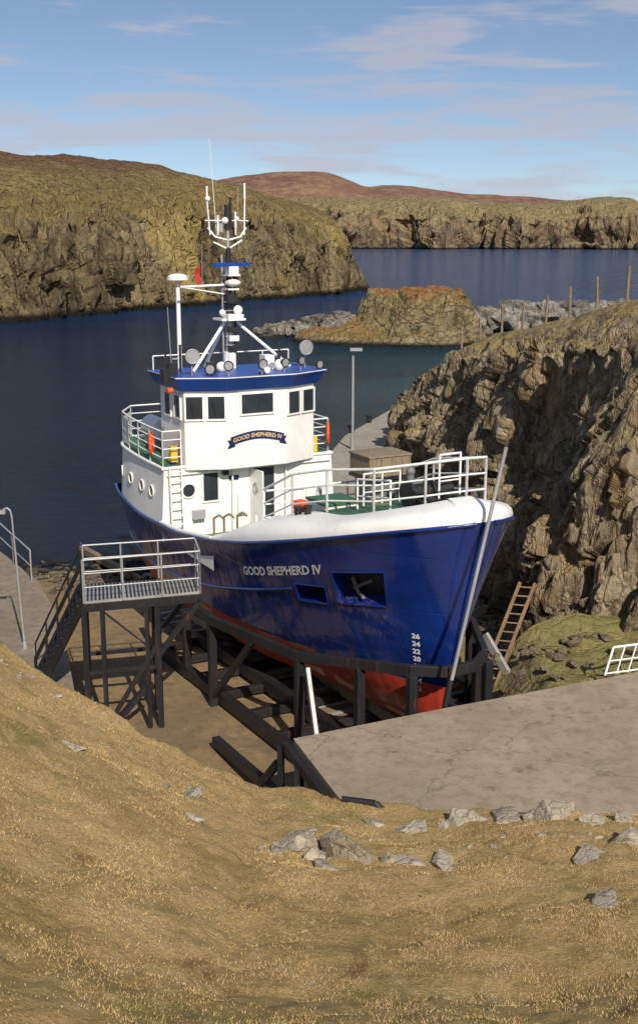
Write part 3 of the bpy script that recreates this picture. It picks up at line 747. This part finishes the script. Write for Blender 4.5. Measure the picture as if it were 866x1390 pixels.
mb.tube((-3.5,.35,fz(3.5)+.4),(-3.5,1.5,fz(3.5)+.4),.2,BLACK,14); mb.tube((-3.5,.3,fz(3.5)+.4),(-3.5,.36,fz(3.5)+.4),.32,BLACK,16); mb.tube((-3.5,.9,fz(3.5)+.4),(-3.5,.96,fz(3.5)+.4),.3,BLACK,16)
for x,y in((-1.5,-.35),(-1.5,.35),(-4.6,-1.7),(-5.0,-1.75),(-2.8,1.9)):
    mb.tube((x,y,fz(-x)-.1),(x,y,fz(-x)+.28),.08,BLACK,12); mb.tube((x,y,fz(-x)+.26),(x,y,fz(-x)+.3),.11,BLACK,12)
mb.box((-5.4,-.6,fz(5.4)+.15),(.9,.9,.35),WHITE); mb.box((-5.4,-.6,fz(5.4)+.36),(1,1,.06),GREEN)
mb.box((-6.5,-.9,fz(6.5)+.35),(.3,.25,.4),ORANGE,rz=.3); mb.box((-6.9,-.3,fz(6.9)+.3),(.35,.4,.5),YELLOW,rz=.5); mb.box((-6.7,.1,fz(6.9)+.35),(.5,.5,.7),GREYP,rz=.2)
mb.path([(-6.3,-.5,fz(6.3)),(-6.3,-.5,fz(6.3)+.7),(-6.2,-.5,fz(6.3)+.85),(-6.0,-.5,fz(6.3)+.8)],.08,WHITE,10)
mb.ring((-4.6,.3,fz(4.6)+.06),.25,.05,TAN,(0,0,1)); mb.ring((-4.6,.3,fz(4.6)+.14),.22,.05,TAN,(0,0,1))
for y in(-1.9,-1.6,-1.2): mb.path([(-9.8,y,4.1),(-9.8,y,5.0),(-9.7,y+.12,5.1),(-9.6,y+.22,5.0)],.035,WOOD)
mb.tube((-9.2,-.9,4.1),(-9.2,-.9,5.1),.05,WHITE)
mb.box((-9.3,.2,4.35),(1.6,1.6,.5),WHITE); mb.box((-9.3,.2,4.63),(1.7,1.7,.06),GREEN)
mb.build('deck_gear',boat,.01)
mb=MB()
q2=list(np.linspace(11.4,16.9,6))
SBp=[side_pt(t,UD+.03,-1)+Vector((0,.03,0)) for t in q2]; PTp=[side_pt(t,UD+.03,1)-Vector((0,.03,0)) for t in q2]
mb.rail(SBp+PTp[::-1],1.0,4,1.1,.026,RAILW)
mb.rail([SBp[0],SBp[0]+Vector((0,.55,0))],1.0,4,.6,.026,RAILW); mb.rail([PTp[0],PTp[0]-Vector((0,.55,0))],1.0,4,.6,.026,RAILW)
for a_,b2 in((3,4),(4,5)):
    p=SBp[a_];r=SBp[b2]; mb.add([p+Vector((0,.02,.05)),r+Vector((0,.02,.05)),r+Vector((0,.02,.85)),p+Vector((0,.02,.85))],[(0,1,2,3)],WHITE)
mb.build('upper_deck_rail',boat)
mb=MB()
lx=fx+.12
for y in(-2.55,-2.2): mb.tube((lx+.12,y,4.1),(lx,y,6.2),.028,RAILW)
for i in range(8): mb.tube((lx+.11-.012*i,-2.55,4.3+.25*i),(lx+.11-.012*i,-2.2,4.3+.25*i),.02,RAILW)
mb.build('deck_ladder',boat)
mb=MB()
for p,c in((SBp[1]+Vector((0,.05,.5)),ORANGE),(PTp[0]+Vector((.0,0,.55)),ORANGE),(PTp[2]+Vector((0,0,.5)),ORANGE)):
    mb.ring(p,.3,.055,c,(.5,1,0))
mb.box(PTp[0]+Vector((-.15,-.5,.25)),(.3,.3,.5),YELLOW); mb.box(PTp[1]+Vector((-.3,-.4,.3)),(.5,.4,.6),WHITE)
mb.box(SBp[0]+Vector((-.25,.4,.3)),(.25,.2,.45),YELLOW)
mb.tube((-14.4,-1.6,6.75),(-15.5,-1.6,6.75),.33,WHITE,18); mb.box((-14.95,-1.6,6.35),(.9,.5,.3),STEEL)
mb.box((-14.6,.3,6.9),(1.6,1.3,1.5),WHITE); mb.box((-14.6,.3,7.7),(1.7,1.4,.12),ROOFB)
mb.tube((-15.0,.6,7.7),(-15.1,.6,8.6),.12,BLACK,12)
mb.path([(-13.8,-1.5,6.2),(-13.8,-1.5,7.2),(-13.65,-1.5,7.35),(-13.5,-1.5,7.3)],.09,WHITE,10)
mb.build('aft_deck_gear',boat,.02)
mb=MB(); rz0=8.72
mx=-12.85
mb.tube((mx,0,rz0-.1),(mx,0,10.1),.13,STEEL,12,.11); mb.tube((mx,0,10.1),(mx,0,12.2),.10,BLACK,12,.07)
mb.tube((mx,0,rz0),(mx,0,9.2),.2,WHITE,14)
mb.box((mx,0,10.15),(.7,.75,.06),WHITE); mb.box((mx+.3,0,10.22),(.35,.5,.18),WHITE)
mb.tube((mx+.12,.14,8.7),(mx+.12,.14,11.4),.035,BLACK); mb.tube((mx-.1,-.16,8.7),(mx-.1,-.16,12),.03,STEEL)
mb.tube((mx,-.05,10.2),(-12.4,-1.35,rz0),.05,WHITE); mb.tube((mx,.05,10.2),(-12.4,1.75,rz0),.05,WHITE); mb.tube((mx-.1,0,10.2),(-13.4,-.6,rz0),.05,WHITE)
for i in range(12): mb.tube((mx+.1,-.18,8.9+.25*i),(mx+.1,.18,8.9+.25*i),.015,STEEL)
for z_ in(9.3,9.6,9.85): mb.box((mx+.12,.05,z_),(.25,.3,.16),BLACK if z_!=9.6 else WHITE)
mb.box((mx+.25,0,11.72),(.15,1.5,.11),ROOFB,rz=.45); mb.box((mx+.25,0,11.56),(.3,.3,.22),WHITE); mb.box((mx+.15,0,11.42),(.5,.4,.05),WHITE)
mb.sphere((mx+.25,.02,11.2),.24,WHITE,sc=(1,1,.45)); mb.box((mx+.15,0,11.02),(.4,.35,.05),WHITE)
mb.sphere((mx+.3,.15,10.42),.14,WHITE); mb.sphere((mx+.2,-.3,10.35),.1,WHITE)
mb.tube((mx+.1,.0,10.65),(mx+.35,.2,10.65),.07,BLACK)
mb.box((mx+.12,0,10.75),(.3,.3,.25),BLACK)
mb.tube((mx,-1.5,11.1),(mx,.35,11.15),.035,WHITE); mb.tube((mx,-1.5,11.1),(mx,0,10.85),.02,WHITE)
px,py=-13.45,-1.35
mb.tube((px,py,8.4),(px,py,11.3),.07,WHITE,10,.06); mb.tube((px,py,11.28),(px,py,11.33),.32,WHITE,18); mb.sphere((px,py,11.36),.3,WHITE,sc=(1,1,.35)); mb.tube((px,py,9.0),(px+.05,py-.25,9.0),.03,STEEL)
mb.tube((mx,0,12.1),(mx,0,12.7),.05,STEEL)
for y0,y1,zt in((-.55,-.62,13.9),(-.3,-.3,13.1),(.25,.25,13.2),(.52,.55,14.0)):
    mb.tube((mx,y0,12.55),(mx,y1,zt-.45),.022,WHITE); mb.tube((mx,y1,zt-.45),(mx,y1,zt),.03,WHITE)
mb.path([(mx,-.62,12.75),(mx,-.4,12.5),(mx,0,12.4),(mx,.4,12.5),(mx,.58,12.75)],.03,WHITE)
mb.path([(mx,-.45,12.35),(mx,0,12.15),(mx,.45,12.4)],.03,WHITE)
mb.tube((mx,-.7,12.95),(mx,.65,12.95),.018,WHITE)
mb.sphere((mx,-.6,13.55),.08,WHITE); mb.sphere((mx+.05,-.1,12.95),.1,WHITE); mb.sphere((mx,.3,13.0),.07,WHITE); mb.box((mx,-.22,12.75),(.1,.1,.25),STEEL)
mb.tube((mx,0,12.7),(mx,0,13.4),.09,BLACK,10); mb.tube((mx,.1,12.7),(mx,.1,13.6),.04,BLACK)
mb.tube((mx-.1,-.3,12.5),(mx-.15,-.45,15.2),.012,WHITE,5,.007); mb.tube((mx,.3,12.5),(mx,.35,13.9),.008,STEEL,5)
for p in((-10.9,-.9,8.75),(-13.4,2.2,8.75),(-16.5,-1,7.0)): mb.tube((mx,0,12.2),p,.006,BLACK,4)
vs=[(mx-.05+.05*math.sin(i*1.4+j),-.86-.05*j-.02*math.sin(i),11.75-.1*i-.05*j) for i in range(7) for j in range(4)]
mb.add(vs,[(i*4+j,(i+1)*4+j,(i+1)*4+j+1,i*4+j+1) for i in range(6) for j in range(3)],RED,True); mb.tube((mx,-.82,11.1),(mx,-.82,12.3),.008,STEEL,4)
mb.build('mast',boat)
mb=MB()
def lamp(x,y,z,r,az,mat=BLACK,post=.3):
    d=Vector((math.cos(az),math.sin(az),-.05)).normalized(); c=Vector((x,y,z+post))
    mb.tube((x,y,z),(x,y,z+post-.02),.02,STEEL); mb.tube(c-d*r*.7,c+d*r*.5,r*.6,mat,14,r); mb.disc(c+d*r*.505,r*.92,STEEL,d); mb.ring(c+d*r*.5,r,.018,mat,d)
lamp(-11.5,-1.75,rz0,.2,-.1,STEEL,.55); lamp(-11.9,2.0,rz0,.21,.0,STEEL,.6); lamp(-10.9,-.9,rz0,.13,-.3); lamp(-10.85,.1,rz0,.14,0.1); lamp(-10.95,.85,rz0,.13,.2); lamp(-11.2,-1.35,rz0,.14,-.1,BLACK,.2)
lamp(-11.2,1.5,rz0,.12,.3); lamp(-11.3,2.15,rz0,.12,.2,BLACK,.15); lamp(-11.1,.5,rz0,.09,.2,STEEL,.2)
mb.box((-11.9,-2.2,8.87),(.3,.25,.4),BLACK); mb.tube((-11.9,-2.2,9.0),(-11.95,-2.25,10.6),.012,STEEL,5)
mb.tube((-11.5,-2.35,8.35),(-11.5,-2.5,8.35),.08,ORANGE,12); mb.box((-11.6,-2.5,8.75),(.3,.2,.4),BLACK); mb.tube((-11.55,-2.5,8.8),(-11.55,-2.5,9.6),.03,BLACK)
mb.sphere((-12.1,-.6,8.84),.16,WHITE); mb.sphere((-11.6,1.0,8.86),.14,WHITE,sc=(1,1,1.3)); mb.tube((-12.5,-1.7,8.7),(-12.5,-1.7,9.5),.04,BLACK)
mb.rail([(-13.4,-2.2,8.72),(-13.4,2.2,8.72)],.4,1,.9,.02,RAILW)
mb.tube((-11.2,.2,8.76),(-10.7,.2,8.86),.05,WHITE,10,.09)
mb.box((-12.2,.9,8.92),(.4,.3,.4),WHITE); mb.tube((-12.3,1.35,8.7),(-12.3,1.35,9.5),.05,BLACK,8,.03); mb.box((-11.9,-1.0,8.87),(.3,.2,.3),BLACK)
mb.build('roof_lights',boat)

# ------------------------------------------------------------------ cradle
crad=empty('boat_cradle',BL,BR)
mb=MB()
def W2(x): return slipz(22.5-.883*x)
top=[(-8.0,-3.15,3.1),(-7.0,-3.15,3.1),(-3.7,-2.45,3.15),(-1.2,-1.0,3.4),(-.7,-.35,3.42),(-.7,.35,3.42),(-1.2,1.0,3.4),(-3.7,2.45,3.15),(-8.0,3.15,3.1)]
for a_,b2 in zip(top[:-1],top[1:]): mb.beam(a_,b2,.14,.24,BLACK)
for x,y,zt in((-7.2,3.1,3.1),(-3.7,2.4,3.1),(-2.3,1.6,3.2),(-1.1,1.0,3.3)):
    for s_ in(-1,1): mb.beam((x,s_*y,W2(x)),(x,s_*y,zt),.18,.2,BLACK)
for s_ in(-1,1):
    mb.beam((-1.0,s_*1.5,W2(0)+.3),(-12,s_*1.5,W2(-12)+.35),.25,.35,BLACK)
    mb.beam((-1.0,s_*2.9,W2(0)+.25),(-12,s_*2.9,W2(-12)+.3),.22,.3,BLACK)
    mb.beam((-3.2,s_*2.45,3.0),(-1.7,s_*2.9,W2(-1)+.3),.1,.22,STEEL)
    mb.beam((-5.4,s_*2.8,3.0),(-7.2,s_*3.1,W2(-7)+.3),.14,.14,BLACK)
    mb.beam((-9.5,s_*2.9,W2(-9)),(-9.5,s_*2.9,2.6),.2,.2,BLACK); mb.beam((-12,s_*2.9,W2(-12)),(-12,s_*2.9,2.6),.2,.2,BLACK)
    mb.beam((-9.5,s_*2.9,2.5),(-9.5,s_*1.2,1.2),.14,.16,BLACK)
for x in(-1,-2.6,-4.2,-5.8,-7.4,-9,-10.6,-12): mb.beam((x,-3,W2(x)+.22),(x,3,W2(x)+.22),.2,.22,BLACK)
mb.box((-3,0,1.28),(2.5,.4,.3),WOOD); mb.box((-6,0,1.15),(2.5,.4,.3),WOOD); mb.box((-10,0,1.0),(3,.4,.3),WOOD)
mb.build('cradle_frame',crad,.012)
mb=MB()
for s_ in(-1,1):
    for x in(-2,-4.5,-7,-9.5): mb.tube((x,s_*1.5-.06,W2(x)+.14),(x,s_*1.5+.06,W2(x)+.14),.16,BLACK,14)
mb.build('cradle_wheels',crad)
rails=empty('slip_rails',BL,BR); mb=MB()
for y in(-1.5,1.5,-2.9,2.9): mb.beam((0.5,y,slipz(22)+.03),(-22,y,slipz(42)+.03),.08,.1,BLACK)
for i in range(26): mb.beam((-.6*i-1,-1.5,W2(-.6*i-1)+.03),(-.6*i-1,1.5,W2(-.6*i-1)+.03),.12,.05,STEEL)
mb.build('rail_track',rails)
mb=MB()
mb.beam((-1.0,20.9,1.3),(-.1,18.5,1.5),.25,.3,BLACK); mb.beam((-1.15,22.5,.95),(-.8,19.2,1.3),.2,.3,BLACK)
mb.beam((-.66,20.5,2.84),(.27,17.9,2.84),.1,.2,BLACK); mb.beam((-.75,20.6,1.0),(-.75,20.6,2.8),.14,.14,BLACK); mb.beam((.0,18.7,1.0),(.0,18.7,2.8),.14,.14,BLACK); mb.beam((-.35,19.6,1.0),(-.35,19.6,2.8),.14,.14,BLACK)
mb.beam((-1.6,21.5,1.0),(-.8,20.7,2.4),.12,.15,BLACK); mb.beam((-1.9,19.6,1.3),(-.5,19.4,1.5),.3,.12,STEEL); mb.beam((-1.7,19.2,1.15),(-.4,19.0,1.3),.3,.1,BLACK)
mb.beam((-2.4,24.5,1.1),(-.6,20.7,1.5),.18,.2,BLACK)
mb.build('winch_frame')
mb=MB(); mb.tube((.4,17.85,3.1),(.95,17.65,3.13),.06,BLACK,12); mb.tube((.95,17.65,3.13),(1.1,17.55,3.03),.06,BLACK,12); mb.build('drain_pipe')
mb=MB(); mb.tube((2.72,22.05,3.5),(3.70,22.2,8.45),.04,STEEL,10); mb.tube((2.6,22.05,2.9),(2.72,22.05,3.6),.06,BLACK,10); mb.build('guide_pole')

# ------------------------------------------------------------------ boarding platform
bp=empty('boarding_platform')
A=Vector((-5.5,25.4,4.2));B=Vector((-2.85,26.2,4.2));C=Vector((-3.1,27.4,4.2));D=Vector((-5.75,26.7,4.2))
mb=MB(); mb.prism([(p.x,p.y) for p in(A,B,C,D)],4.12,4.2,STEEL)
for a_,b2 in((A,B),(B,C),(C,D),(D,A)): mb.beam(a_-Vector((0,0,.16)),b2-Vector((0,0,.16)),.1,.2,BLACK)
for k in range(1,30):
    a_=A.lerp(B,k/30);b2=D.lerp(C,k/30); mb.beam(a_+Vector((0,0,.012)),b2+Vector((0,0,.012)),.045,.02,BLACK)
mb.build('deck',bp)
mb=MB()
E=A.lerp(B,.62);F_=D.lerp(C,.62)
for p in(A,E,D,F_):
    zb=1.3 if p.x<-5.2 else slipz(p.y); mb.beam((p.x,p.y,zb),(p.x,p.y,4.05),.13,.13,BLACK)
G=A.lerp(B,.15);
mb.beam((G.x,G.y,slipz(25)),(G.x,G.y,4.05),.1,.1,BLACK); mb.beam((E.x-.25,E.y-.08,slipz(25)),(E.x-.25,E.y-.08,4.05),.1,.1,BLACK)
mb.beam((E.x,E.y,3.0),(A.x+.4,A.y+.1,1.0),.08,.1,BLACK); mb.beam((E.x-.2,E.y,2.0),(A.x+.5,A.y+.1,.9),.08,.1,BLACK); mb.beam((B.x,B.y,4.0),(E.x,E.y,2.7),.1,.12,BLACK); mb.beam((C.x,C.y,4.0),(F_.x,F_.y,2.7),.1,.12,BLACK)
mb.beam((A.x,A.y,2.4),(E.x,E.y,2.4),.07,.09,BLACK); mb.beam((D.x,D.y,2.4),(F_.x,F_.y,2.4),.07,.09,BLACK); mb.beam((A.x,A.y,1.4),(D.x,D.y,3.8),.07,.07,BLACK)
mb.build('legs',bp)
mb=MB(); mb.rail([A,B],1.0,3,.9,.024,STEEL); mb.rail([D,C],1.0,3,.9,.024,STEEL)
mb.rail([B,C],1.0,3,.6,.024,STEEL)
mb.build('handrail',bp)
mb=MB()
s0=[A+Vector((-.05,.1,-.05)),D+Vector((-.05,-.1,-.05))]; dv=Vector((-1.55,1.3,-2.85))
for p in s0: mb.beam(p,p+dv,.06,.26,BLACK)
for k in range(12):
    f=(k+.5)/12; a_=s0[0]+dv*f; b2=s0[1]+dv*f; mb.beam(a_,b2,.22,.04,BLACK)
for p in s0:
    for h in(.5,.95): mb.tube(p+Vector((0,0,h)),p+dv+Vector((0,0,h)),.025,BLACK)
    for k in range(5): q_=p+dv*(k/4); mb.tube(q_,q_+Vector((0,0,.95)),.022,BLACK)
mb.build('stairs',bp)

# ------------------------------------------------------------------ furniture
mb=MB(); mb.rail([(-9.55,36.3,1.32),(-10.7,38.4,1.32),(-11.9,40.6,1.32)],1.1,2,2.2,.03,STEEL)
mb.build('quay_railing')
mb=MB(); mb.tube((-8.2,30,1.3),(-8.33,30,5.1),.035,STEEL,10,.025); mb.path([(-8.33,30,5.1),(-8.36,30,5.28),(-8.45,30,5.36),(-8.56,30,5.3)],.025,STEEL); mb.box((-8.6,30,5.24),(.22,.14,.09),STEEL); mb.tube((-8.2,30,1.3),(-8.2,30,1.5),.07,STEEL)
mb.build('lamp_post')
mb=MB(); mb.tube((1.7,57,2.0),(1.7,57,7.0),.08,STEEL,10,.06); mb.box((1.85,56.9,7.05),(.6,.3,.14),STEEL); mb.box((1.85,56.9,6.93),(.4,.25,.1),GLASS_DOORSHADE); mb.tube((1.7,57,2),(1.7,57,2.6),.12,STEEL)
mb.build('lamp_post.001')
mb=MB()
for x,y in((1.8,62),(2.9,65.5)): mb.tube((x,y,2),(x,y,2.4),.15,BLACK,12); mb.tube((x,y,2.35),(x,y,2.45),.2,BLACK,12)
mb.build('mooring_bollards')
def ladder(name,p,q,w,mat,nr,r=.03):
    p=Vector(p);q=Vector(q);w=Vector(w); mb=MB(); mb.beam(p,q,.05,.09,mat); mb.beam(p+w,q+w,.05,.09,mat)
    for i in range(nr):
        f=(i+.5)/nr; mb.tube(p.lerp(q,f),p.lerp(q,f)+w,r*.7,mat)
    return mb.build(name)
ladder('wooden_ladder',(3.85,25.9,1.75),(5.05,27.4,4.05),(.36,-.1,.0),RUSTWOOD,12)
mb=MB(); g0=Vector((6.35,23.75,3.02)); g1=Vector((8.6,24.5,3.02)); up=Vector((.18,.1,.62))
mb.path([g0,g0+up,g1+up,g1],.028,RAILW,8); mb.tube(g0+up*.5,g1+up*.5,.018,RAILW); mb.tube(g0+up*.05,g1+up*.05,.02,RAILW)
for k in range(1,8): a_=g0.lerp(g1,k/8); mb.tube(a_,a_+up,.018,RAILW)
mb.build('white_railing')
mb=MB(); fp=[(10.25,38.5),(9.75,40.5),(9.3,42.8),(8.9,45.3),(8.45,48),(8.1,51),(7.6,54),(7.1,57),(11.5,36)]
order=[8,0,1,2,3,4,5,6,7]; tops=[]
for k in order:
    x,y=fp[k]; z0=gz(x,y); h=1.15+.1*math.sin(k*3.1); ln_=.06*math.sin(k*5); mb.tube((x,y,z0-.3),(x+ln_,y,z0+h),.06,WOOD,7,.05); tops.append(Vector((x+ln_,y,z0+h)))
for f in(.1,.4,.7):
    for a_,b2 in zip(tops[:-1],tops[1:]):
        mb.tube(a_-Vector((0,0,f)),b2-Vector((0,0,f)),.006,STEEL,4)
mb.build('wire_fence')
mb=MB(); mb.beam((-9.6,44.5,.2),(-6.9,40.0,.45),.25,.25,WOOD); mb.beam((-9.2,44.0,.1),(-6.4,39.5,.4),.15,.2,RUSTWOOD); mb.build('timber_baulk')

# ------------------------------------------------------------------ world, sun, camera
az=Vector((.30,-.95,0)).normalized(); el=R(39)
to=Vector((az.x*math.cos(el),az.y*math.cos(el),math.sin(el)))
sd=bpy.data.lights.new('sun','SUN'); sd.energy=5.0; sd.angle=R(.5); sd.color=(1,.925,.81)
so=bpy.data.objects.new('sun',sd); COL.objects.link(so); so.rotation_euler=to.to_track_quat('Z','Y').to_euler(); so.location=(0,0,60)
w=bpy.data.worlds.new('World'); S.world=w; w.use_nodes=True; n=N(w.node_tree)
for nd in list(w.node_tree.nodes): w.node_tree.nodes.remove(nd)
out=n.new('ShaderNodeOutputWorld'); bg=n.new('ShaderNodeBackground'); sky=n.new('ShaderNodeTexSky'); sky.sky_type='NISHITA'; sky.sun_disc=False
sky.sun_elevation=el; sky.sun_rotation=math.atan2(az.x,az.y); sky.air_density=1.0; sky.dust_density=.8; sky.ozone_density=1.3
g=n.new('ShaderNodeTexCoord').outputs['Generated']; x,y,z=n.sep(g)
cb=n.new('ShaderNodeCombineXYZ'); n.put(cb.inputs[0],x); n.put(cb.inputs[1],y); n.put(cb.inputs[2],n.math('ADD',n.math('MULTIPLY',n.math('MAXIMUM',z,0),1.5),.05))
nm=n.new('ShaderNodeVectorMath'); nm.operation='NORMALIZE'; n.put(nm.inputs[0],cb.outputs[0]); n.put(sky.inputs[0],nm.outputs[0])
cv=n.mapping(g,(1,1,7.5)); cl=n.noise(cv,6.5,8,.58,.3); cl2=n.noise(n.mapping(g,(1,1,4)),2.6,3,.5)
cf=n.math('ADD',cl,n.math('MULTIPLY',n.math('SUBTRACT',cl2,.5),.4))
lowband=n.math('MULTIPLY',n.ramp(z,.13,.08),.075)
cf=n.math('MULTIPLY',n.ramp(n.math('ADD',cf,lowband),.50,.66),.62)
cf=n.math('MULTIPLY',cf,n.ramp(z,-.01,.04))
ccol=n.mix(n.ramp(cl,.5,.75),c4((4.4,4.35,5.1)),c4((4.5,4.25,4.6)))
n.put(bg.inputs[0],n.mix(cf,sky.outputs[0],ccol)); bg.inputs[1].default_value=.115
n.l.new(bg.outputs[0],out.inputs[0])
cam=bpy.data.cameras.new('camera'); co_=bpy.data.objects.new('camera',cam); COL.objects.link(co_)
cam.sensor_fit='VERTICAL'; cam.sensor_height=36; cam.lens=40; cam.clip_end=30000; cam.clip_start=.1
co_.location=(0,0,12.5); co_.rotation_euler=(R(90-13.6),0,0)
S.camera=co_
S.view_settings.view_transform='Standard'; S.view_settings.look='None'; S.view_settings.exposure=0; S.view_settings.gamma=1
